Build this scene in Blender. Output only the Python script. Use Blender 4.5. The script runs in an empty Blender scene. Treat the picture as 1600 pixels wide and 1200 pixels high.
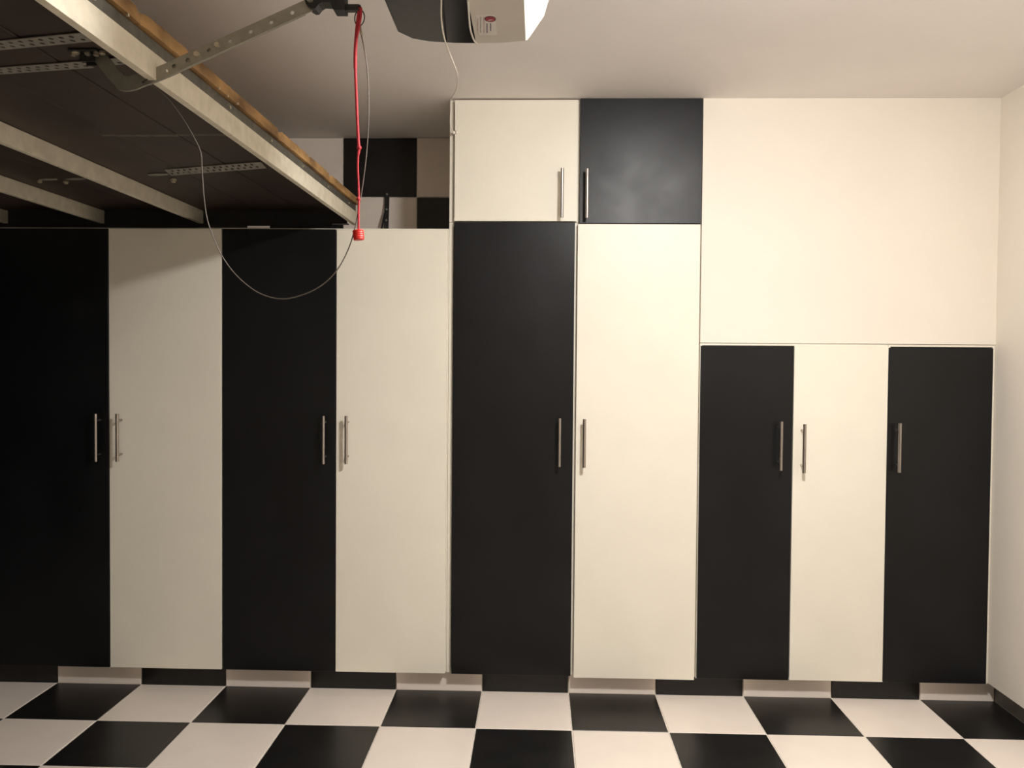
import bpy, bmesh, math, random
from mathutils import Vector, Matrix
from mathutils.geometry import tessellate_polygon
random.seed(4)
S = bpy.context.scene
COL = S.collection

# ------------------------------------------------------------------ camera
YAW, PIT, ROL = math.radians(-1.7314), math.radians(-1.4338), math.radians(0.4575)
F = 1320.84
CAM = Vector((0.0, -3.131, 1.2546))
fwd = Vector((math.sin(YAW)*math.cos(PIT), math.cos(YAW)*math.cos(PIT), math.sin(PIT)))
_r = Vector((math.cos(YAW), -math.sin(YAW), 0)); _u = _r.cross(fwd)
rt = math.cos(ROL)*_r + math.sin(ROL)*_u
up = -math.sin(ROL)*_r + math.cos(ROL)*_u
cam_data = bpy.data.cameras.new('camera'); cam = bpy.data.objects.new('camera', cam_data); COL.objects.link(cam)
m = Matrix((rt, up, -fwd)).transposed().to_4x4(); m.translation = CAM
cam.matrix_world = m
cam_data.sensor_width = 36; cam_data.lens = F/1600*36; cam_data.clip_start = 0.02
S.camera = cam

def at(x, y, X=None, Y=None, Z=None):
    """pixel of the 1600x1200 photograph -> point on the given plane"""
    d = (x-800)/F*rt - (y-600)/F*up + fwd
    if Y is not None: t = (Y-CAM.y)/d.y
    elif Z is not None: t = (Z-CAM.z)/d.z
    else: t = (X-CAM.x)/d.x
    return CAM + d*t

# ------------------------------------------------------------------ world and exposure
W = bpy.data.worlds.new('night'); S.world = W; W.use_nodes = True
W.node_tree.nodes['Background'].inputs[0].default_value = (0.02, 0.022, 0.03, 1)
W.node_tree.nodes['Background'].inputs[1].default_value = 0.3
S.view_settings.view_transform = 'Standard'; S.view_settings.look = 'None'
S.view_settings.gamma = 1; S.view_settings.use_curve_mapping = False
S.view_settings.exposure = 0.0
LAMP_STRENGTH = 402.0
LAMP_COLOR = (1.0, 0.97, 0.94)
LAMP_X, LAMP_Y = 0.56, -1.62

# ------------------------------------------------------------------ materials
def mat(name, col, rough=0.5, metal=0.0, noise=0.0, nscale=20.0, bump=0.0, bscale=200.0, spec=0.5, coat=0.0, stretch=None, col2=None):
    M = bpy.data.materials.new(name); M.use_nodes = True
    nt = M.node_tree; b = nt.nodes['Principled BSDF']
    b.inputs['Base Color'].default_value = (*col, 1); b.inputs['Roughness'].default_value = rough
    b.inputs['Metallic'].default_value = metal; b.inputs['Specular IOR Level'].default_value = spec
    b.inputs['Coat Weight'].default_value = coat
    tc = nt.nodes.new('ShaderNodeTexCoord'); mp = nt.nodes.new('ShaderNodeMapping')
    nt.links.new(tc.outputs['Object'], mp.inputs[0])
    if stretch: mp.inputs['Scale'].default_value = stretch
    if noise or col2:
        n = nt.nodes.new('ShaderNodeTexNoise'); n.inputs['Scale'].default_value = nscale; n.inputs['Detail'].default_value = 5
        nt.links.new(mp.outputs[0], n.inputs['Vector'])
        rp = nt.nodes.new('ShaderNodeValToRGB')
        a = col2 or tuple(c*(1-noise) for c in col)
        rp.color_ramp.elements[0].position = 0.35; rp.color_ramp.elements[1].position = 0.65
        rp.color_ramp.elements[0].color = (*a, 1); rp.color_ramp.elements[1].color = (*col, 1)
        nt.links.new(n.outputs['Fac'], rp.inputs[0]); nt.links.new(rp.outputs[0], b.inputs['Base Color'])
    if bump:
        n2 = nt.nodes.new('ShaderNodeTexNoise'); n2.inputs['Scale'].default_value = bscale; n2.inputs['Detail'].default_value = 3
        nt.links.new(mp.outputs[0], n2.inputs['Vector'])
        bp = nt.nodes.new('ShaderNodeBump'); bp.inputs['Strength'].default_value = bump; bp.inputs['Distance'].default_value = 0.002
        nt.links.new(n2.outputs['Fac'], bp.inputs['Height']); nt.links.new(bp.outputs[0], b.inputs['Normal'])
    return M
def emis(name, col, s):
    M = bpy.data.materials.new(name); M.use_nodes = True; nt = M.node_tree
    b = nt.nodes['Principled BSDF']; b.inputs['Base Color'].default_value = (.9, .9, .9, 1)
    b.inputs['Emission Color'].default_value = (*col, 1); b.inputs['Emission Strength'].default_value = s
    return M

M_white = mat('white_laminate', (0.87, 0.82, 0.70), 0.42, noise=0.03, nscale=6, bump=0.02, bscale=300)
M_black = mat('black_laminate', (0.0068, 0.0074, 0.0084), 0.33, noise=0.3, nscale=5, bump=0.02, bscale=400, spec=0.29)
M_wall = mat('wall_paint', (0.87, 0.80, 0.70), 0.6, noise=0.03, nscale=3, bump=0.08, bscale=120)
M_ceil = mat('ceiling_paint', (0.91, 0.865, 0.835), 0.75, noise=0.03, nscale=3, bump=0.15, bscale=90)
M_tw = mat('white_tile', (0.92, 0.82, 0.73), 0.32, noise=0.03, nscale=8)
M_tb = mat('black_tile', (0.012, 0.0115, 0.0115), 0.34, noise=0.4, nscale=9, bump=0.03, bscale=250, spec=0.4)
M_grout = mat('grout', (0.86, 0.78, 0.68), 0.9, noise=0.2, nscale=60)
M_skirt = mat('grey_tile', (0.26, 0.245, 0.22), 0.5, noise=0.2, nscale=14)
M_steel = mat('brushed_steel', (0.46, 0.41, 0.37), 0.34, 1.0, noise=0.1, nscale=60, stretch=(8, 8, 0.5))
M_galv = mat('galvanised_steel', (0.82, 0.755, 0.61), 0.55, 0.1, nscale=26, col2=(0.70, 0.64, 0.505), bump=0.1, bscale=60)
M_galv_shade = mat('shaded_galvanised_steel', (0.17, 0.16, 0.135), 0.55, 0.5, noise=0.3, nscale=40)  # darker copy of the galvanised steel, shade painted into the colour
M_strap = mat('zinc_strap', (0.36, 0.335, 0.29), 0.5, 0.3, noise=0.2, nscale=50)
M_arm = mat('arm_steel', (0.36, 0.345, 0.285), 0.45, 0.6, noise=0.15, nscale=60)
M_blackmetal = mat('black_metal', (0.012, 0.012, 0.013), 0.45, noise=0.3, nscale=60)
M_bolt = mat('bolt_zinc', (0.68, 0.62, 0.48), 0.35, 0.8, noise=0.1, nscale=100)
M_red = mat('red_rope', (0.55, 0.022, 0.035), 0.6, noise=0.35, nscale=300, bump=0.4, bscale=700)
M_redplastic = mat('red_plastic', (0.72, 0.03, 0.02), 0.4, noise=0.1, nscale=80)
M_cable = mat('steel_cable', (0.15, 0.125, 0.10), 0.6, 0.2, noise=0.3, nscale=500)
M_wire = mat('white_wire', (0.85, 0.80, 0.70), 0.5, noise=0.05, nscale=50)
M_open_dark = mat('dark_grey_gloss_plastic', (0.012, 0.0128, 0.0145), 0.2, noise=0.1, nscale=10, spec=0.12)
M_open_white = mat('white_gloss_plastic', (0.80, 0.755, 0.67), 0.2, noise=0.03, nscale=10)
M_paper = mat('sticker_paper', (0.79, 0.75, 0.68), 0.5, noise=0.05, nscale=40)
M_ink = mat('sticker_ink', (0.16, 0.14, 0.22), 0.6, noise=0.3, nscale=400)
M_inkr = mat('sticker_red_ink', (0.48, 0.20, 0.24), 0.6, noise=0.3, nscale=400)
M_emb = mat('emblem_red', (0.40, 0.03, 0.06), 0.5, noise=0.2, nscale=200)
M_embd = mat('emblem_rim', (0.06, 0.025, 0.035), 0.5, noise=0.2, nscale=200)
M_embl = mat('emblem_swoosh', (0.75, 0.60, 0.58), 0.5, noise=0.1, nscale=200)
M_body = mat('fixture_enamel', (0.85, 0.85, 0.85), 0.5, noise=0.03, nscale=10)
M_bowl = emis('glowing_opal_glass', LAMP_COLOR, LAMP_STRENGTH)  # glow of the lamp's round opal bowl
M_wood = mat('weathered_timber', (0.47, 0.275, 0.105), 0.75, nscale=7, col2=(0.19, 0.10, 0.037), bump=0.35, bscale=70, stretch=(1, 1.2, 3))

def board_mat():
    M = mat('dark_hardboard', (0.055, 0.036, 0.027), 0.6, nscale=4, col2=(0.032, 0.021, 0.0165), bump=0.15, bscale=80)
    nt = M.node_tree; b = nt.nodes['Principled BSDF']
    src = b.inputs['Base Color'].links[0].from_socket
    tc = nt.nodes.new('ShaderNodeTexCoord'); sp = nt.nodes.new('ShaderNodeSeparateXYZ'); nt.links.new(tc.outputs['Object'], sp.inputs[0])
    # a dried streak of glue left by an old strap, with a ragged edge
    nz = nt.nodes.new('ShaderNodeTexNoise'); nz.inputs['Scale'].default_value = 55; nz.inputs['Detail'].default_value = 6
    nt.links.new(tc.outputs['Object'], nz.inputs['Vector'])
    def mth(op, a, bb=None, v=None):
        n = nt.nodes.new('ShaderNodeMath'); n.operation = op
        nt.links.new(a, n.inputs[0])
        if bb is not None: nt.links.new(bb, n.inputs[1])
        if v is not None: n.inputs[1].default_value = v
        return n.outputs[0]
    d = mth('ABSOLUTE', mth('ADD', sp.outputs[1], v=1.125))
    d = mth('ADD', mth('MULTIPLY', d, v=-38.0), v=0.80)
    d = mth('MULTIPLY', mth('ADD', nz.outputs['Fac'], d), v=0.9)
    d = mth('MULTIPLY', mth('SUBTRACT', d, v=0.75), v=3.0)
    n = nt.nodes.new('ShaderNodeMath'); n.operation = 'MULTIPLY'; n.use_clamp = True; nt.links.new(d, n.inputs[0]); n.inputs[1].default_value = 0.7
    # only on the part next to the top rail
    g = mth('GREATER_THAN', sp.outputs[0], v=-0.42)
    fac = mth('MULTIPLY', n.outputs[0], g)
    mx = nt.nodes.new('ShaderNodeMix'); mx.data_type = 'RGBA'
    nt.links.new(fac, mx.inputs[0]); nt.links.new(src, mx.inputs[6]); mx.inputs[7].default_value = (0.16, 0.135, 0.105, 1)
    nt.links.new(mx.outputs[2], b.inputs['Base Color'])
    return M
M_board = board_mat()

def smudge(M, lo, hi, scale):
    nt = M.node_tree; b = nt.nodes['Principled BSDF']
    tc = nt.nodes.new('ShaderNodeTexCoord'); n = nt.nodes.new('ShaderNodeTexNoise'); n.inputs['Scale'].default_value = scale; n.inputs['Detail'].default_value = 6
    mr = nt.nodes.new('ShaderNodeMapRange'); mr.inputs[1].default_value = 0.3; mr.inputs[2].default_value = 0.7; mr.inputs[3].default_value = lo; mr.inputs[4].default_value = hi
    nt.links.new(tc.outputs['Object'], n.inputs['Vector']); nt.links.new(n.outputs['Fac'], mr.inputs[0]); nt.links.new(mr.outputs[0], b.inputs['Roughness'])
smudge(M_black, 0.29, 0.41, 4.5)

# ------------------------------------------------------------------ mesh helpers
def box(bm, a, b, bev=0.0, seg=1):
    a = Vector(a); b = Vector(b)
    r = bmesh.ops.create_cube(bm, size=1)
    vs = r['verts']
    for v in vs:
        v.co = Vector((a.x if v.co.x < 0 else b.x, a.y if v.co.y < 0 else b.y, a.z if v.co.z < 0 else b.z))
    if bev:
        es = list({e for v in vs for e in v.link_edges})
        bmesh.ops.bevel(bm, geom=es, offset=bev, segments=seg, affect='EDGES', profile=0.5)
    return bm
def cyl(bm, p, q, r, n=16, r2=None):
    p = Vector(p); q = Vector(q); d = q-p
    res = bmesh.ops.create_cone(bm, cap_ends=True, segments=n, radius1=r, radius2=r if r2 is None else r2, depth=d.length)
    M = Matrix.Translation((p+q)/2) @ d.to_track_quat('Z', 'Y').to_matrix().to_4x4()
    bmesh.ops.transform(bm, matrix=M, verts=res['verts'])
    return bm
def spline(pts, n=6):
    pts = [Vector(p) for p in pts]; P = [2*pts[0]-pts[1]] + pts + [2*pts[-1]-pts[-2]]
    out = []
    for i in range(1, len(P)-2):
        p0, p1, p2, p3 = P[i-1:i+3]
        for k in range(n):
            t = k/n
            out.append(0.5*((2*p1) + (p2-p0)*t + (2*p0-5*p1+4*p2-p3)*t*t + (3*p1-p0-3*p2+p3)*t**3))
    out.append(P[-2]); return out
def tube(bm, path, r, n=8, closed=False):
    rings = []; N = len(path)
    ref = Vector((0.1, 1, 0.2)).normalized()
    for i, p in enumerate(path):
        a = path[(i-1) % N] if closed or i else p; c = path[(i+1) % N] if closed or i < N-1 else p
        t = (c-a).normalized(); s = t.cross(ref).normalized(); w = s.cross(t)
        rr = r(i/(N-1)) if callable(r) else r
        rings.append([bm.verts.new(p + rr*(math.cos(2*math.pi*k/n)*s + math.sin(2*math.pi*k/n)*w)) for k in range(n)])
    for i in range(N if closed else N-1):
        A, B = rings[i], rings[(i+1) % N]
        for k in range(n): bm.faces.new((A[k], A[(k+1) % n], B[(k+1) % n], B[k]))
    if not closed:
        bm.faces.new(rings[0][::-1]); bm.faces.new(rings[-1])
    return bm
def circle(cx, cy, r, n=10): return [(cx+r*math.cos(2*math.pi*k/n), cy+r*math.sin(2*math.pi*k/n)) for k in range(n)]
def plate(bm, outer, holes, thick, M=None):
    """flat plate with through holes, in local xy, thickness along z"""
    loops = [[Vector((x, y, 0)) for x, y in L] for L in [outer]+holes]
    flat = [v for L in loops for v in L]
    tris = tessellate_polygon(loops)
    top = [bm.verts.new(v + Vector((0, 0, thick/2))) for v in flat]
    bot = [bm.verts.new(v - Vector((0, 0, thick/2))) for v in flat]
    for a, b, c in tris:
        bm.faces.new((top[a], top[b], top[c])); bm.faces.new((bot[c], bot[b], bot[a]))
    o = 0
    for L in loops:
        n = len(L)
        for k in range(n):
            a, b = o+k, o+(k+1) % n
            bm.faces.new((top[a], bot[a], bot[b], top[b]))
        o += n
    if M is not None: bmesh.ops.transform(bm, matrix=M, verts=top+bot)
    bmesh.ops.recalc_face_normals(bm, faces=bm.faces)
    return bm
def new(): return bmesh.new()
def obj(name, bm, material, parent=None, smooth=False, loc=None):
    me = bpy.data.meshes.new(name)
    if isinstance(bm, bmesh.types.BMesh):
        if parent is not None and loc is None:      # built in world coordinates
            w = parent; off = Vector((0, 0, 0))
            while w is not None: off += w.location; w = w.parent
            if not parent.get('_local'): bmesh.ops.translate(bm, verts=bm.verts, vec=-off)
        bm.to_mesh(me); bm.free()
    me.materials.append(material)
    if smooth:
        for p in me.polygons: p.use_smooth = True
        try: me.set_sharp_from_angle(angle=math.radians(40))
        except Exception: pass
    o = bpy.data.objects.new(name, me); COL.objects.link(o)
    if parent is not None: o.parent = parent
    if loc is not None: o.location = loc
    return o
def tag(o, label, cat, group=None, kind=None):
    o['label'] = label; o['category'] = cat
    if group: o['group'] = group
    if kind: o['kind'] = kind
    return o
def thing(name, label, cat, loc=(0, 0, 0), group=None):
    o = bpy.data.objects.new(name, None); COL.objects.link(o); o.location = loc; o.empty_display_size = 0.1
    return tag(o, label, cat, group)

# ------------------------------------------------------------------ the room
KP = (0.045-CAM.y)/(0.065-CAM.y)
T = 0.33*KP; X0 = -1.852*KP; P = 0.045; ZF = CAM.z*(1-KP)              # tile pitch, tile column offset, plinth plane
H = 2.2268; XR = 1.667; XS = 1.714; XL = -2.65; YB = 0.55; YF = -4.0
bm = new(); box(bm, (XL-0.25, YF-0.15, -0.12), (XR+0.25, YB+0.15, ZF-0.0015))
floor = tag(obj('floor', bm, M_grout), 'checkerboard floor of black and white tiles with pale joints', 'floor', kind='structure')
bm = new(); box(bm, (XL-0.25, YF-0.15, H), (XR+0.25, YB+0.15, H+0.12))
tag(obj('ceiling', bm, M_ceil), 'plain painted ceiling above the cabinets', 'ceiling', kind='structure')
bm = new(); box(bm, (XL-0.25, YB, -0.0), (XR+0.25, YB+0.15, H))
wall_back = tag(obj('wall_back', bm, M_grout), 'wall of black and white square tiles behind the open cabinet tops', 'wall', kind='structure')
bm = new(); box(bm, (XR, YF, 0.09), (XR+0.25, YB, H)); box(bm, (XS+0.008, YF, 0), (XR+0.25, YB, 0.0899))
tag(obj('wall_right', bm, M_wall), 'plain white side wall beside the corner cabinet', 'wall', kind='structure')
bm = new()
box(bm, (XL-0.15, 0.30, 0), (XL, YB, H)); box(bm, (XL-0.15, YF, 0), (XL, -3.42, H)); box(bm, (XL-0.15, -3.42, 1.945), (XL, 0.30, H))
tag(obj('wall_left', bm, M_wall), 'white wall around the garage doorway under the raised door', 'wall', kind='structure')
bm = new(); box(bm, (XL-0.25, YF-0.15, 0), (XR+0.25, YF, H))
tag(obj('wall_front', bm, M_wall), 'plain white wall facing the cabinets', 'wall', kind='structure')
# blank white wall above the short cabinets, flush with the cabinet doors
XA = 0.5975
bm = new(); box(bm, (XA, 0.004, 1.3345), (XR, 0.05, H))
tag(obj('wall_bulkhead', bm, M_wall), 'blank white wall panel above the short cabinets', 'wall', kind='structure')

# floor tiles, each a piece of its own
G = 0.0020
tile_cache = {}
def floor_tile_mesh(w, d):
    k = (round(w, 3), round(d, 3))
    if k not in tile_cache:
        b = new(); box(b, (-w/2, -d/2, -0.008), (w/2, d/2, 0), 0.0012)
        tile_cache[k] = b
    return tile_cache[k]
meshes = {}
def tile_obj(parent, key, builder, material, loc):
    k = (key, material.name)
    if k not in meshes:
        b = new(); builder(b); me = bpy.data.meshes.new('tile'); b.to_mesh(me); b.free(); me.materials.append(material); meshes[k] = me
    o = bpy.data.objects.new('tile', meshes[k]); COL.objects.link(o); o.parent = parent; o.location = loc
    return o
for j in range(13):
    y1 = P - j*T; y0 = max(y1-T, YF)
    for i in range(-3, 11):
        xa = max(X0+i*T, XL-0.1); xb = min(X0+(i+1)*T, XS)
        w = xb-xa-2*G; d = y1-y0-2*G
        if w < 0.02 or d < 0.02: continue
        c = M_tb if (i+j) % 2 == 0 else M_tw
        tile_obj(floor, ('f', round(w, 3), round(d, 3)), lambda b, w=w, d=d: box(b, (-w/2, -d/2, -0.008), (w/2, d/2, 0), 0.0012), c, ((xa+xb)/2, (y0+y1)/2, ZF))

# plinth under the cabinets, faced with tiles of the same pitch in the opposite order
bm = new(); box(bm, (XL, P+0.007, ZF-0.001), (XS, P+0.02, 0.094))
plinth = tag(obj('baseboard_back', bm, M_grout), 'recessed cabinet plinth faced with alternating black and white tiles', 'baseboard', kind='structure')
for i in range(-3, 11):
    xa = max(X0+i*T, XL); xb = min(X0+(i+1)*T, XS)
    w = xb-xa-2*G
    if w < 0.02: continue
    c = M_tw if i % 2 == 0 else M_tb
    tile_obj(plinth, ('p', round(w, 3)), lambda b, w=w: box(b, (-w/2, -0.004, -0.0435), (w/2, 0.004, 0.0435), 0.001), c, ((xa+xb)/2, P+0.004, 0.0505))
bm = new(); box(bm, (XS+0.006, YF, 0), (XS+0.009, P+0.006, 0.09))
skirt = tag(obj('baseboard_right', bm, M_grout), 'recessed grey tile skirting under the white side wall', 'baseboard', kind='structure')
for j in range(13):
    y1 = P - j*T; y0 = max(y1-T, YF); d = y1-y0-2*G
    if d < 0.02: continue
    tile_obj(skirt, ('s', round(d, 3)), lambda b, d=d: box(b, (-0.004, -d/2, -0.0445), (0.004, d/2, 0.0445), 0.001), M_skirt, (XS+0.004, (y0+y1)/2, 0.0450))

# tiles of the back wall above the lower cabinets
XW = -0.853; ZW = 1.970
for i in range(-6, 3):
    for j in range(-1, 1):
        xa = max(XW+i*0.322, XL); xb = XW+(i+1)*0.322
        za = ZW+j*T; zb = min(za+T, H)
        if xb > -0.14: xb = -0.14
        w = xb-xa-2*G; h = zb-za-2*G
        if w < 0.02: continue
        c = M_tb if (i+j) % 2 == 0 else M_tw
        tile_obj(wall_back, ('w', round(w, 3), round(h, 3)), lambda b, w=w, h=h: box(b, (-w/2, -0.004, -h/2), (w/2, 0.004, h/2), 0.001), c, ((xa+xb)/2, YB-0.003, (za+zb)/2))

# ------------------------------------------------------------------ ceiling lamp (round opal bowl)
L = thing('ceiling_lamp', 'round opal glass lamp mounted on the ceiling', 'lamp', (LAMP_X, LAMP_Y, H))
def lathe(prof, n=24):
    b = new(); R_ = [[b.verts.new((LAMP_X+r*math.cos(2*math.pi*k/n), LAMP_Y+r*math.sin(2*math.pi*k/n), z)) for k in range(n)] for r, z in prof]
    for i in range(len(R_)-1):
        for k in range(n): b.faces.new((R_[i][k], R_[i][(k+1) % n], R_[i+1][(k+1) % n], R_[i+1][k]))
    b.faces.new(R_[0]); b.faces.new(R_[-1]); bmesh.ops.recalc_face_normals(b, faces=b.faces); return b
RD, DD = 0.108, 0.058             # radius and drop of the opal bowl
obj('base_ring', lathe([(RD+0.012, H), (RD+0.012, H-0.012), (RD+0.004, H-0.018), (RD-0.006, H-0.018)], 40), M_body, L, True)
obj('glass_bowl', lathe([(RD*math.cos(a), H-0.018-DD*math.sin(a)) for a in [math.radians(v) for v in range(0, 88, 8)]], 40), M_bowl, L, True)

# ------------------------------------------------------------------ cabinets
HY = -0.034                      # bar centre in front of the doors
def handle(door, px, py, px_off=None):
    c = at(px, py, Y=HY)
    b = new(); cyl(b, (c.x, HY, c.z-0.089), (c.x, HY, c.z+0.089), 0.006, 16)
    for s in (-1, 1): cyl(b, (c.x, HY, c.z+s*0.064), (c.x, 0.001, c.z+s*0.064), 0.0042, 12)
    h = obj('handle', b, M_steel, door, True); h['label'] = 'brushed steel bar handle'
def cabinet(name, label, x0, x1, z0, z1, doors, partitions=(), base=True, group=None, panel_y=0.0195, th=0.016):
    t = thing(name, label, 'cabinet', ((x0+x1)/2, 0.28, 0 if base else z0), group)
    def panel(n, a, b, material=M_white):
        q = new(); box(q, a, b, 0.0008); return obj(n, q, material, t)
    yb = YB-0.014
    panel('side_panel', (x0, panel_y, z0), (x0+th, yb, z1)); panel('side_panel', (x1-th, panel_y, z0), (x1, yb, z1))
    panel('top_panel', (x0+th, panel_y, z1-th), (x1-th, yb, z1)); panel('bottom_panel', (x0+th, panel_y, z0), (x1-th, yb, z0+th))
    panel('back_panel', (x0+th, yb-0.004, z0+th), (x1-th, yb, z1-th))
    for p in partitions: panel('partition', (p-th/2, panel_y, z0+th), (p+th/2, yb-0.004, z1-th))
    if base: panel('base', (x0+0.01, P+0.0205, 0), (x1-0.01, yb, z0))
    for (a, b, za, zb, material, hp, lab) in doors:
        q = new(); box(q, (a, 0.0, za), (b, 0.018, zb), 0.0009, 1)
        d = obj('door', q, material, t); d['label'] = lab
        handle(d, *hp)
    return t
DZ = 0.088; LT = 1.7454
cabinet('tall_cabinet', 'two-door cabinet, black and cream doors, garage door shadow slanting across the cream one', -2.044, -1.1815, DZ, LT+0.006,
        [(-2.042, -1.6135, DZ, LT, M_black, (149.2, 684), 'black cabinet door'), (-1.6105, -1.1835, DZ, LT, M_white, (183, 684), 'cream cabinet door')])
cabinet('tall_cabinet', 'two-door cabinet, black and cream doors, butted against the ceiling-high cabinets', -1.1805, -0.3345, DZ, LT+0.006,
        [(-1.1785, -0.7535, DZ, LT, M_black, (505, 687.5), 'black cabinet door'), (-0.7505, -0.3385, DZ, LT-0.003, M_white, (540.8, 687.5), 'cream cabinet door')])
cabinet('tall_cabinet', 'tallest two-door cabinet, black and cream doors, carrying the square upper cabinet', -0.3335, 0.5965, DZ-0.002, 1.7745,
        [(-0.3135, 0.1325, DZ, 1.7735, M_black, (874, 691.5), 'black cabinet door'), (0.1435, 0.5905, DZ-0.006, 1.7675, M_white, (913, 693), 'cream cabinet door')], partitions=(0.137,))
cabinet('upper_cabinet', 'upper cabinet with a square cream and a square black door below the ceiling', -0.3335, 0.5965, 1.7755, H-0.001,
        [(-0.3135, 0.1385, 1.7775, H-0.006, M_white, (878.3, 301), 'cream square door'), (0.1485, 0.5945, 1.7705, H-0.0015, M_black, (917.5, 302), 'black square door')], partitions=(0.143,), base=False)
cabinet('short_cabinet', 'short two-door cabinet, black and cream doors, under the blank white wall', 0.5975, 1.2815, DZ-0.002, 1.3325,
        [(0.5995, 0.9375, DZ, 1.3225, M_black, (1220.5, 697), 'black cabinet door'), (0.9405, 1.2805, DZ, 1.3245, M_white, (1257, 701), 'cream cabinet door')], panel_y=0.006, th=0.008)
cabinet('short_cabinet', 'short single-door black cabinet in the corner by the white side wall', 1.2825, 1.6665, DZ-0.002, 1.3325,
        [(1.2835, 1.6575, DZ, 1.3205, M_black, (1406, 700), 'black cabinet door')], panel_y=0.006, th=0.008)

# ------------------------------------------------------------------ raised garage door
DZ0 = 1.79
A = at(558, 352, Z=DZ0); 
door = thing('garage_door', 'raised tilt-up garage door with steel frame, dark boards and timber edge', 'garage door', (A.x, A.y, DZ0))
door['_local'] = 1
ang = -math.radians(0.70); door.rotation_euler.z = ang
DL = 3.42; DW = 2.02; ZR = 0.050          # length along y, height of the leaf along -x, rail depth
def loc_of(x, y, z):                       # world -> local of the leaf
    v = Vector((x, y, z)) - Vector(door.location); return Matrix.Rotation(-ang, 3, 'Z') @ v
def dpart(name, bm, material, parent=None, smooth=False):
    return obj(name, bm, material, parent or door, smooth, loc=(0, 0, 0))
# rails along the leaf: C-channels, the web facing the lamp
rails = [0.0, -0.60, -0.995, -1.385, -1.74]
for k, x in enumerate(rails):
    b = new()
    box(b, (x-0.003, -DL, 0), (x, 0, ZR), 0.0006)
    box(b, (x-0.016, -DL, 0), (x-0.0031, 0, 0.003)); box(b, (x-0.03, -DL, ZR-0.003), (x-0.0031, 0, ZR))
    r = dpart('frame_rail', b, M_galv)
    r['label'] = 'galvanised steel rail'
for y in (-0.003, -DL+0.04):  # end rails: black colour stands in for the shade under the leaf
    b = new(); box(b, (-DW, y-0.03, 0.001), (-0.031, y, 0.0035)); box(b, (-DW, y-0.033, 0.001), (-0.031, y-0.0301, ZR))
    for xa, xb in ((-DW, -0.425), (-0.335, -0.09)): box(b, (xa, y-0.033, -0.016), (xb, y-0.0301, 0.0009))
    box(b, (-0.4249, y-0.033, -0.0085), (-0.3351, y-0.0301, 0.0009))
    o = dpart('end_rail', b, M_blackmetal); o['label'] = 'steel end rail coloured dark for shade'
# recessed edge strip above the top rail, groove shade put into its colour
b = new(); box(b, (-0.05, -DL, ZR), (-0.005, -0.002, ZR+0.027), 0.001); e = dpart('edge_strip', b, M_galv_shade); e['label'] = 'galvanised edge strip with painted-in shade'
for k in range(11):
    y = -0.12-k*0.3
    b = new(); cyl(b, (-0.0055, y, ZR+0.014), (-0.0015, y, ZR+0.014), 0.004, 10); dpart('screw', b, M_bolt)
# dark boards of the inner face
bx = [-0.003, -0.215, -0.385, -0.605, -0.80, -1.0, -1.19, -1.39, -1.58, -1.745, -DW]
for k in range(len(bx)-1):
    b = new(); dz = 0.0012*(k % 2)
    box(b, (bx[k+1]+0.0012, -DL, ZR+0.0005-dz+0.001), (bx[k]-0.0012-(0.048 if k == 0 else 0), -0.002, ZR+0.013), 0.0012)
    dpart('board', b, M_board)
# timber cladding boards, their sawn ends form the orange edge
cuts = [0.012]
for px, py in ((512, 282), (435, 217), (226.5, 41)):
    q = at(px, py, X=A.x-0.012); cuts.append(loc_of(q.x, q.y, q.z).y)
cuts += [cuts[-1]-0.55, cuts[-1]-1.1, -DL-0.012]
cuts = sorted(set(round(c, 3) for c in cuts), reverse=True)
print('cuts', cuts)
for k in range(len(cuts)-1):
    y1, y0 = cuts[k], cuts[k+1]
    b = new(); n = max(3, int((y1-y0)/0.02))
    # ragged end grain: top and bottom edges wander, corners chipped
    rows = []
    for i in range(n+1):
        t = i/n; y = y1-0.002 - t*(y1-y0-0.004)
        chip = 0.005*max(0, 1-min(t, 1-t)*n/0.7)
        xe = 0.004 - chip*0.8 + random.uniform(-0.0006, 0.0006)
        zt = ZR+0.056 - chip + random.uniform(-0.0008, 0.0008) - (0.003 if random.random() < .04 else 0)
        zb = ZR+0.0295 + chip*0.2 + random.uniform(-0.0002, 0.0006)
        rows.append([b.verts.new(v) for v in ((xe, y, zb), (xe+random.uniform(-.001, .001), y, (zb+zt)/2), (xe-0.001, y, zt), (-DW, y, ZR+0.054), (-DW, y, ZR+0.0305))])
    for i in range(n):
        for j in range(5):
            b.faces.new((rows[i][j], rows[i][(j+1) % 5], rows[i+1][(j+1) % 5], rows[i+1][j]))
    b.faces.new(rows[0][::-1]); b.faces.new(rows[-1])
    bmesh.ops.recalc_face_normals(b, faces=b.faces)
    dpart('cladding_board', b, M_wood)
# inner packing between boards and cladding keeps light out
b = new(); box(b, (-DW, -DL, ZR+0.0132), (-0.052, -0.004, ZR+0.0302)); dpart('core_sheet', b, M_board)
# nail heads on the timber edge
for px, py in ((206.5, 23.5), (344, 138), (357, 150), (372, 162)):
    q = at(px, py, X=A.x-0.01); l = loc_of(q.x, q.y, q.z)
    b = new(); cyl(b, (0.002, l.y, l.z), (0.0062, l.y, l.z), 0.003, 10); dpart('nail', b, M_bolt)
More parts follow.
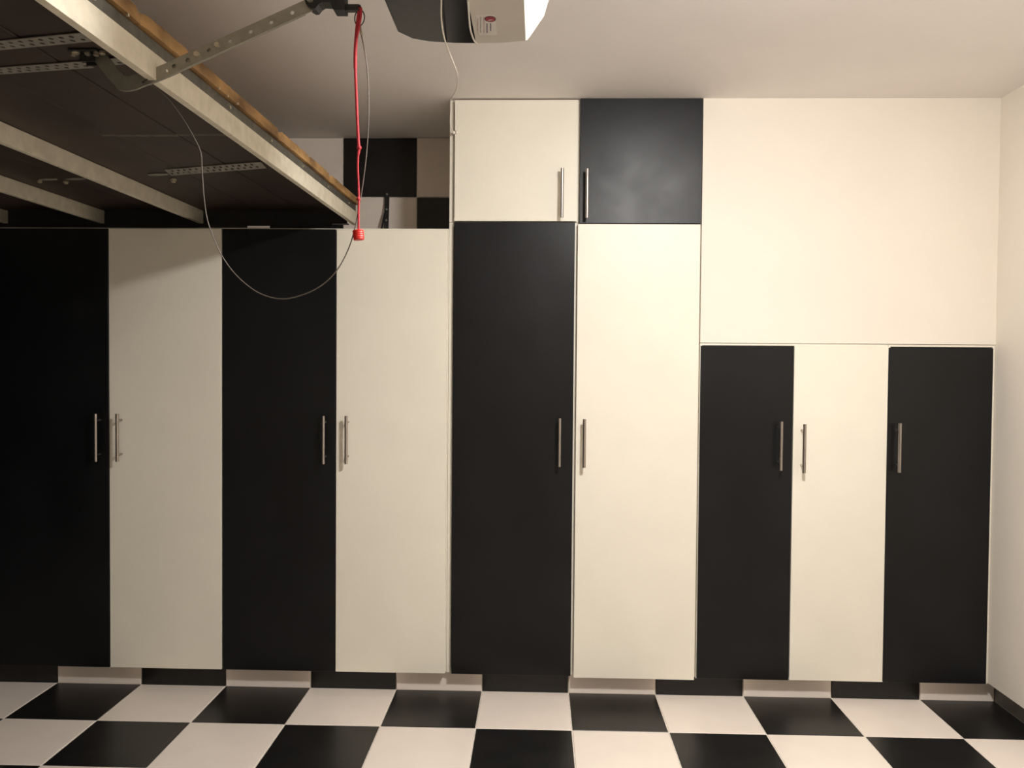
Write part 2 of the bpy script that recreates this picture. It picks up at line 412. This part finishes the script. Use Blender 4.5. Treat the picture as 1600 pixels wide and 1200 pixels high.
# perforated straps across the boards
ZS = ZR-0.0015
def strap(xa, ya, xb, yb, w=0.03, tilt=0.0, lift=0.0):
    d = Vector((xb-xa, yb-ya, 0)); Ln = d.length
    holes = []; n = int(Ln/0.022)
    for i in range(n):
        holes.append(circle(-Ln/2+0.012+i*0.022, w*0.2, 0.0050, 8)); 
        if i < n-1: holes.append(circle(-Ln/2+0.023+i*0.022, -w*0.22, 0.0050, 8))
    b = new()
    M = Matrix.Translation(((xa+xb)/2, (ya+yb)/2, ZS-lift)) @ Matrix.Rotation(math.atan2(d.y, d.x), 4, 'Z') @ Matrix.Rotation(tilt, 4, 'X')
    plate(b, [(-Ln/2, -w/2), (Ln/2, -w/2), (Ln/2, w/2), (-Ln/2, w/2)], holes, 0.0015, M)
    s = dpart('perforated_strap', b, M_strap); s['label'] = 'perforated zinc strap'
def lpx(px, py, dz=ZS):
    q = at(px, py, Z=DZ0+dz); return loc_of(q.x, q.y, q.z)
for (p0, p1, w, ti) in (((-40, 74), (142, 56.5), 0.038, 0.0), ((-40, 113), (138, 100), 0.034, 0.0), ((160, 97), (200, 93.5), 0.032, 0), ((262, 266), (412, 254), 0.030, -0.42)):
    a = lpx(*p0); c = lpx(*p1)
    strap(a.x, a.y, min(c.x, -0.018), c.y, w, ti, lift=0.001+0.5*w*abs(math.sin(ti)))
a = lpx(150, 213); c = lpx(350, 211)
# small fixings on the boards
for px, py, r, h in ((119, 80, 0.005, 0.006), (271, 280, 0.007, 0.010), (62, 283, 0.005, 0.006), (103, 284, 0.006, 0.008), (160, 81, 0.004, 0.006)):
    q = lpx(px, py)
    b = new(); cyl(b, (q.x, q.y, ZS+0.001), (q.x, q.y, ZS-0.004), r*1.5, 14); cyl(b, (q.x, q.y, ZS-0.004), (q.x, q.y, ZS-h), r, 6); dpart('bolt', b, M_bolt, smooth=False)
for (pa, pb) in (((232, 273), (262, 272)), ((278, 272), (306, 268)), ((62, 281), (88, 280)), ((104, 280), (132, 279))):
    a = lpx(*pa); c = lpx(*pb); b = new()
    ax = (c-a).normalized(); pr = Vector((-ax.y, ax.x, 0))*0.011
    ps = [a+pr*0.3, a+pr*0.5, (a+c)/2+pr, c+pr*0.5, c-pr*0.4, (a+c)/2-pr, a-pr*0.5]
    plate(b, [(p.x, p.y) for p in ps], [], 0.003, Matrix.Translation((0, 0, ZS)))
    f = dpart('fixing_plate', b, M_strap)

# ------------------------------------------------------------------ door opener, rail, carriage and arm
YO = -1.52
ZO = 1.97
KO = (ZO-CAM.z)/(1.905-CAM.z)      # housing outline measured at 1.905, moved out along the sight lines
YC = -1.45
op = thing('door_opener', 'dark grey and white garage door opener hanging from the ceiling', 'door opener', (-0.14, YC, ZO))
def outline(z, grow):
    """plan of the housing from the far corner round to the near side"""
    far = [(-0.284, -1.445), (-0.262, -1.412), (-0.225, -1.397), (-0.175, -1.388), (-0.131, -1.386), (-0.08, -1.388), (-0.030, -1.399)]
    return [(x*KO, (y-CAM.y)*KO+CAM.y) for x, y in far]
far = outline(0, 0)
def housing(xa, xb, mat_name, name, right_slope):
    ys = []
    pts = [p for p in far if xa*KO-1e-4 <= p[0] <= xb*KO+1e-4]
    near = [(x, 2*YC-y) for x, y in reversed(pts)]        # mirrored near side
    ring = pts + near
    b = new(); layers = []
    for z, ins, gx in ((ZO, 0.010, 0.0), (ZO+0.004, 0.003, 0.004), (ZO+0.012, 0.0, 0.010), (ZO+0.05, -0.004, 0.040), (ZO+0.09, -0.004, 0.052), (ZO+0.135, 0.004, 0.048), (ZO+0.15, 0.03, 0.02)):
        lay = []
        for i, (x, y) in enumerate(ring):
            yc = YC; yy = y - math.copysign(ins, y-yc)
            xx = x
            if right_slope and abs(x-far[-1][0]) < 1e-4: xx = x+gx; yy = yy - math.copysign(min(0.03, gx*0.35), y-yc)
            if not right_slope and x < -0.27: xx = x+ins*0.6
            lay.append(b.verts.new((xx, yy, z)))
        layers.append(lay)
    n = len(ring)
    for k in range(len(layers)-1):
        for i in range(n): b.faces.new((layers[k][i], layers[k][(i+1) % n], layers[k+1][(i+1) % n], layers[k+1][i]))
    b.faces.new(layers[0][::-1]); b.faces.new(layers[-1])
    bmesh.ops.recalc_face_normals(b, faces=b.faces)
    return obj(name, b, mat_name, op, False)
housing(-0.29, -0.131, M_open_dark, 'motor_housing', False)
lens = housing(-0.131, -0.02, M_open_white, 'light_cover', True); lens['label'] = 'glossy white light cover'
b = new(); tube(b, spline([(x*KO, (y-CAM.y)*KO+CAM.y, ZO-0.0005) for x, y in ((-0.131, -1.60), (-0.135, -1.52), (-0.137, -1.47), (-0.135, -1.42), (-0.130, -1.394))]), 0.0022, 8); obj('seam_trim', b, M_open_white, op, True)
for x in (-0.25, -0.06):
    b = new(); box(b, (x-0.015, YC-0.003, ZO+0.149), (x+0.015, YC+0.003, H), 0.0005); obj('hanger_strap', b, M_strap, op)
# sticker on the light cover: oval emblem and lines of small print running along the unit
st = new(); q0 = at(741.5, 23, Z=ZO); q1 = at(777, 55.5, Z=ZO)
box(st, (q0.x+0.002, q0.y, ZO-0.0006), (q1.x, q1.y-0.004, ZO+0.0005)); stick = obj('sticker', st, M_paper, op); stick['label'] = 'pale printed sticker with a red oval emblem'
def ell(px, py, rx, ry, name, material, dz):
    c = at(px, py, Z=ZO); b = new()
    plate(b, [(c.x+1.1*rx*math.cos(a*math.pi/14), c.y+1.1*ry*math.sin(a*math.pi/14)) for a in range(28)], [], 0.0003, Matrix.Translation((0, 0, ZO-0.0007-dz)))
    o = obj(name, b, material, stick); return o
ell(766, 29.2, 0.0108, 0.0138, 'emblem_rim', M_embd, 0); ell(766, 29.2, 0.0094, 0.0114, 'emblem', M_emb, 0.0002)
c = at(766, 31.2, Z=ZO); b = new()
sw = [(c.x-0.006, c.y+0.001), (c.x-0.002, c.y-0.004), (c.x+0.003, c.y-0.0055), (c.x+0.0068, c.y-0.001), (c.x+0.003, c.y-0.0025), (c.x-0.001, c.y+0.0005)]
plate(b, sw, [], 0.0003, Matrix.Translation((0, 0, ZO-0.0012))); obj('emblem_swoosh', b, M_embl, stick)
for px, y0_, y1_, wd, material in ((766.5, 36, 48, 2.6, M_ink), (761, 36, 51, 2.4, M_ink), (756, 26, 51, 1.4, M_inkr), (751, 26, 50, 1.4, M_ink), (746.5, 29, 47, 1.3, M_inkr)):
    b = new(); y = y0_
    while y < y1_:
        ln = random.uniform(1.2, 2.6); w = wd*random.uniform(.7, 1)
        a = at(px-w/2, y, Z=ZO); e = at(px+w/2, min(y+ln, y1_), Z=ZO)
        box(b, (min(a.x, e.x), min(a.y, e.y), ZO-0.0009), (max(a.x, e.x), max(a.y, e.y), ZO-0.0005)); y += ln+0.45
    o = obj('print_line', b, material, stick)

RZ = 1.975
rail = thing('opener_rail', 'straight steel rail running from the doorway wall to the opener', 'rail', (-1.5, YO, RZ))
b = new(); XE = -0.30
box(b, (XL, YO-0.016, RZ), (XE, YO+0.016, RZ+0.003))
for s_ in (-1, 1): box(b, (XL, YO+s_*0.0145-0.0015, RZ+0.0031), (XE, YO+s_*0.0145+0.0015, RZ+0.033))
obj('channel', b, M_galv, rail)
b = new(); cyl(b, (XL, YO, RZ+0.018), (XE, YO, RZ+0.018), 0.004, 8); obj('drive_screw', b, M_arm, rail, True)

def q(px, py, Y=YO): return at(px, py, Y=Y)
Mxz = Matrix.Rotation(math.radians(90), 4, 'X')     # local xy -> world xz (normal along y)
def xz_plate(pix, holes, thick, Y):
    """outline given in photograph pixels on the plane y = Y"""
    b = new()
    out = [(at(x, y, Y=Y).x, at(x, y, Y=Y).z) for x, y in pix]
    hs = [circle(at(x, y, Y=Y).x, at(x, y, Y=Y).z, r, 12) for x, y, r in holes]
    plate(b, out, hs, thick, Matrix.Translation((0, Y, 0)) @ Mxz)
    return b
# carriage
car = thing('rail_carriage', 'black release carriage hanging under the opener rail', 'carriage', q(515, 2))
zt = RZ+0.001
b = xz_plate([(479, 4), (481, 11), (486, 15.5), (491, 18.5), (496, 18), (501, 11.5), (506, 8.5), (519, 9), (523, 19), (525, 20.5), (541, 20.5), (541, 8), (541, -12), (520, -22), (496, -16), (484, -8), (480, -2)], [], 0.03, YO)
obj('body', b, M_blackmetal, car)
b = new(); c0 = q(520, -18); box(b, (c0.x-0.045, YO-0.02, c0.z-0.012), (c0.x+0.03, YO+0.02, zt), 0.003); obj('rail_shoe', b, M_blackmetal, car)
b = xz_plate([(538, 8.5), (560, 8.3), (564, 9.5), (565.3, 13), (565, 18.5), (562, 19), (559, 17.8), (538, 18)], [(561.5, 13.5, 0.0022)], 0.012, YO); obj('release_lever', b, M_blackmetal, car)
c = q(487.8, 4); b = new(); cyl(b, (c.x, YO-0.024, c.z), (c.x, YO+0.02, c.z), 0.0065, 16); obj('pivot_pin', b, M_bolt, car, True)

# arm: straight perforated link and a bent link, bolted together
arm = thing('opener_linkage', 'perforated steel arm linking the garage door to the opener carriage', 'linkage', q(200, 138))
def strip_poly(path, w):
    L_, R_ = [], []
    for i, p in enumerate(path):
        a = path[max(i-1, 0)]; c = path[min(i+1, len(path)-1)]
        d = Vector((c[0]-a[0], c[1]-a[1])).normalized(); n = Vector((-d.y, d.x))*w/2
        L_.append((p[0]+n.x, p[1]+n.y)); R_.append((p[0]-n.x, p[1]-n.y))
    return L_ + R_[::-1]
def lerp(a, b, t): return (a[0]+(b[0]-a[0])*t, a[1]+(b[1]-a[1])*t)
pa, pb = (488, 6), (262, 109)
up_path = [lerp(pa, pb, t) for t in (0, .5, 1)]
hx = [457, 424, 392, 360, 327, 294, 273]
upper = xz_plate(strip_poly(up_path, 19.5), [(x, 6+(488-x)*0.4557, 0.0042) for x in hx], 0.004, YO-0.003)
o = obj('upper_link', upper, M_arm, arm)
b = new(); 
for s in (1,):   # folded lower flange of the strip
    a = q(476, 21.0, YO-0.003); e = q(266, 116.8, YO-0.003)
    d = (e-a); L_ = d.length
    box(b, (-L_/2, -0.002, -0.0012), (L_/2, 0.006, 0.0012))
    Mx = Matrix.Translation((a+e)/2) @ Matrix.Rotation(-math.atan2(d.z, d.x), 4, 'Y')
    bmesh.ops.transform(b, matrix=Mx, verts=b.verts)
obj('flange', b, M_arm, arm)
low_px = [(340, 74), (300, 92), (262, 110), (232, 121.5), (214, 127), (200, 129.5), (189, 127), (180, 119), (168, 104), (154, 86), (146, 76)]
low_s = [(v.x, v.y) for v in spline([Vector((x, y, 0)) for x, y in low_px], 3)]
lower = xz_plate(strip_poly(low_s, 21), [(240, 117.5, 0.004), (262, 110, 0.004), (284, 99, 0.004)], 0.005, YO+0.0025)
o = obj('lower_link', lower, M_arm, arm); 
# rolled rim along the outside of the bend
rim = [(180, 132), (186, 139.5), (194, 142), (203, 142), (214, 139.5), (226, 134.5), (238, 130.5)]
b = new(); tube(b, [q(x, y, YO+0.0) for x, y in [(v.x, v.y) for v in spline([Vector((x, y-0.5, 0)) for x, y in rim], 3)]], 0.0021, 8); obj('rim', b, M_arm, arm, True)
for px, py in ((342, 72.5), (310, 87)):
    c = q(px, py); b = new(); cyl(b, (c.x, YO-0.012, c.z), (c.x, YO+0.010, c.z), 0.0052, 6); obj('bolt', b, M_bolt, arm)
# bracket fixing the arm to the boards
c = q(141, 85)
zb_ = DZ0+ZR+0.0005
b = new(); box(b, (c.x-0.028, YO-0.03, zb_-0.004), (c.x+0.028, YO+0.03, zb_), 0.001)
for s in (-1, 1): box(b, (c.x-0.014, YO+s*0.012-0.002, c.z-0.018), (c.x+0.016, YO+s*0.012+0.002, zb_-0.0035), 0.001)
obj('door_bracket', b, M_blackmetal, arm)
b = new(); cyl(b, (c.x+0.004, YO-0.02, c.z-0.004), (c.x+0.004, YO+0.02, c.z-0.004), 0.005, 12); obj('bracket_pin', b, M_bolt, arm, True)
for dx, dy in ((-0.022, -0.02), (0.022, -0.02), (-0.022, 0.022), (0.022, 0.022)):
    b = new(); cyl(b, (c.x+dx, YO+dy, zb_-0.003), (c.x+dx, YO+dy, zb_-0.011), 0.005, 6); obj('bolt', b, M_bolt, arm)

# emergency rope with its knob
YR = YO-0.002
rope = thing('pull_rope', 'red emergency release cord with a ribbed red knob', 'rope', q(560, 376, YR))
pp = [(562.5, 12), (560, 26), (557.5, 50), (555.3, 80), (555.3, 110), (556.8, 150), (558.4, 190), (560, 220), (561, 232), (559.3, 245), (559, 265), (560, 290), (560.6, 311), (560.2, 330), (560.2, 362)]
b = new(); tube(b, spline([q(x, y, YR) for x, y in pp], 6), lambda t: 0.0036 if t < 0.28 else 0.0029 if t < .62 else 0.0022, 10); obj('rope', b, M_red, rope, True)
b = new(); tube(b, spline([q(x, y, YR-0.004) for x, y in [(563.8, 12), (563.5, 26), (560, 45), (557.5, 58)]], 5), 0.0026, 8); obj('rope_tail', b, M_red, rope, True)
for px, py, r in ((561, 231, 0.0048), (560, 311, 0.0042)):
    c = q(px, py, YR); b = new(); bmesh.ops.create_icosphere(b, subdivisions=2, radius=r, matrix=Matrix.Translation(c)); obj('knot', b, M_red, rope, True)
c0 = q(559.5, 359.5, YR); c1 = q(561, 375, YR); b = new()
prof = [(0.0, 0.004), (0.0, 0.0098), (0.1, 0.0108), (0.2, 0.0104), (0.3, 0.0108), (0.4, 0.0103), (0.5, 0.0107), (0.6, 0.0102), (0.7, 0.0106), (0.8, 0.0101), (0.9, 0.0104), (1.0, 0.0098), (1.0, 0.003)]
rings = []
d = c1-c0; s1 = d.cross(Vector((0, 1, 0))).normalized(); s2 = s1.cross(d.normalized())
for t, r in prof: rings.append([b.verts.new(c0+d*t+r*(math.cos(k*math.pi/12)*s1+math.sin(k*math.pi/12)*s2)) for k in range(24)])
for i in range(len(rings)-1):
    for k in range(24): b.faces.new((rings[i][k], rings[i][(k+1) % 24], rings[i+1][(k+1) % 24], rings[i+1][k]))
b.faces.new(rings[0]); b.faces.new(rings[-1]); bmesh.ops.recalc_face_normals(b, faces=b.faces)
obj('knob', b, M_redplastic, rope)

# slack steel cable from the lever ring to the arm
cab = thing('release_cable', 'thin slack steel cable looping from carriage ring to the arm', 'cable', q(440, 467))
YCB = YO+0.004
pp = [(563, 41), (564.5, 54), (569, 75), (573.5, 105), (575.6, 140), (576, 175), (574.5, 215), (571, 255), (565, 300), (557, 345), (546, 385), (528, 420), (505, 444), (475, 460), (440, 467), (405, 458), (372, 433), (348, 402), (333, 370), (323, 339), (318, 300), (315.5, 262), (314, 240), (305, 218), (285, 184), (263, 155), (243, 138), (232, 131), (230, 124)]
b = new(); tube(b, spline([q(x, y, YCB) for x, y in pp], 6), 0.00115, 6); obj('strand', b, M_cable, cab, True)
c = q(561.8, 28, YCB-0.003)
b = new(); tube(b, [c+Vector((0.0092*math.cos(k*math.pi/12), 0.004*math.sin(k*math.pi/12), 0.0165*math.sin(k*math.pi/12))) for k in range(24)], 0.0011, 6, closed=True); obj('ring', b, M_blackmetal, cab, True)
b = new(); cyl(b, q(562.6, 43, YCB), q(565, 55, YCB), 0.0024, 10); obj('ferrule', b, M_bolt, cab, True)
b = new(); c = q(229, 124, YO); tube(b, [c+Vector((0.004*math.cos(k*math.pi/8), 0.011*math.sin(k*math.pi/8)-0.002, 0.008*math.sin(k*math.pi/8+0.4)-0.002)) for k in range(16)], 0.0016, 6, closed=True); obj('hook', b, M_blackmetal, cab, True)

# aerial wire from the opener to the edge of the upper cabinet
wire = thing('aerial_wire', 'thin white wire strung from the opener to the upper cabinet edge', 'wire', at(711, 207, Y=-0.004))
wp = [(689.5, -14, None), (689.5, 4, -1.462), (689.3, 22, -1.44), (690.5, 38, -1.40), (694, 58, -1.31), (701, 80, -1.13), (709, 100, -0.94), (714.8, 117, -0.72), (714.5, 133, -0.50), (711, 144, -0.28), (706, 152, -0.06), (704.6, 157, -0.006), (704, 175, -0.003), (703.6, 194, -0.003), (706, 201, -0.003), (708, 206, -0.004)]
pts = []
for x, y, Y in wp: pts.append(at(x, y, Z=ZO+0.002) if Y is None else at(x, y, Y=Y))
b = new(); tube(b, spline(pts, 6), 0.0018, 6); obj('strand', b, M_wire, wire, True)
c = at(711.5, 207, Y=-0.0035)
b = new(); bmesh.ops.create_icosphere(b, subdivisions=2, radius=1.0, matrix=Matrix.Translation(c+Vector((-.006, 0, 0))) @ Matrix.Diagonal((0.006, 0.004, 0.0065, 1))); bmesh.ops.create_icosphere(b, subdivisions=2, radius=1.0, matrix=Matrix.Translation(c+Vector((.005, 0, .002))) @ Matrix.Diagonal((0.005, 0.0045, 0.007, 1))); obj('putty', b, M_wire, wire, True)

# black bracket leaning on the tiled wall, on the cabinet top
br = thing('shelf_bracket', 'black metal bracket leaning against the tiles on the cabinet top', 'bracket', (-0.66, 0.48, LT+0.006))
b = new(); c = at(605.5, 311, Y=0.535); box(b, (-0.010, -0.0025, -0.008), (0.010, 0.0025, 0.235), 0.0015)
lean = math.atan2(0.047, 0.222)
M0 = Matrix.Translation((c.x+0.002, 0.486, LT+0.0145)) @ Matrix.Rotation(-lean, 4, 'X') @ Matrix.Rotation(math.radians(-0.8), 4, 'Y')
bmesh.ops.transform(b, matrix=M0, verts=b.verts); obj('bar', b, M_blackmetal, br)
b = new(); box(b, (-0.004, -0.003, 0), (0.004, 0.001, 0.15), 0.001)
bmesh.ops.transform(b, matrix=Matrix.Translation((c.x-0.030, 0.482, LT+0.0065)) @ Matrix.Rotation(-lean, 4, 'X') @ Matrix.Rotation(math.radians(9), 4, 'Y'), verts=b.verts); obj('strut', b, M_blackmetal, br)
for z in (0.105, 0.155, 0.224):
    b = new(); cyl(b, (0, -0.005, z), (0, -0.001, z), 0.0045, 10); bmesh.ops.transform(b, matrix=M0, verts=b.verts); obj('screw', b, M_arm, br)

for o in bpy.data.objects:
    if '_local' in o: del o['_local']
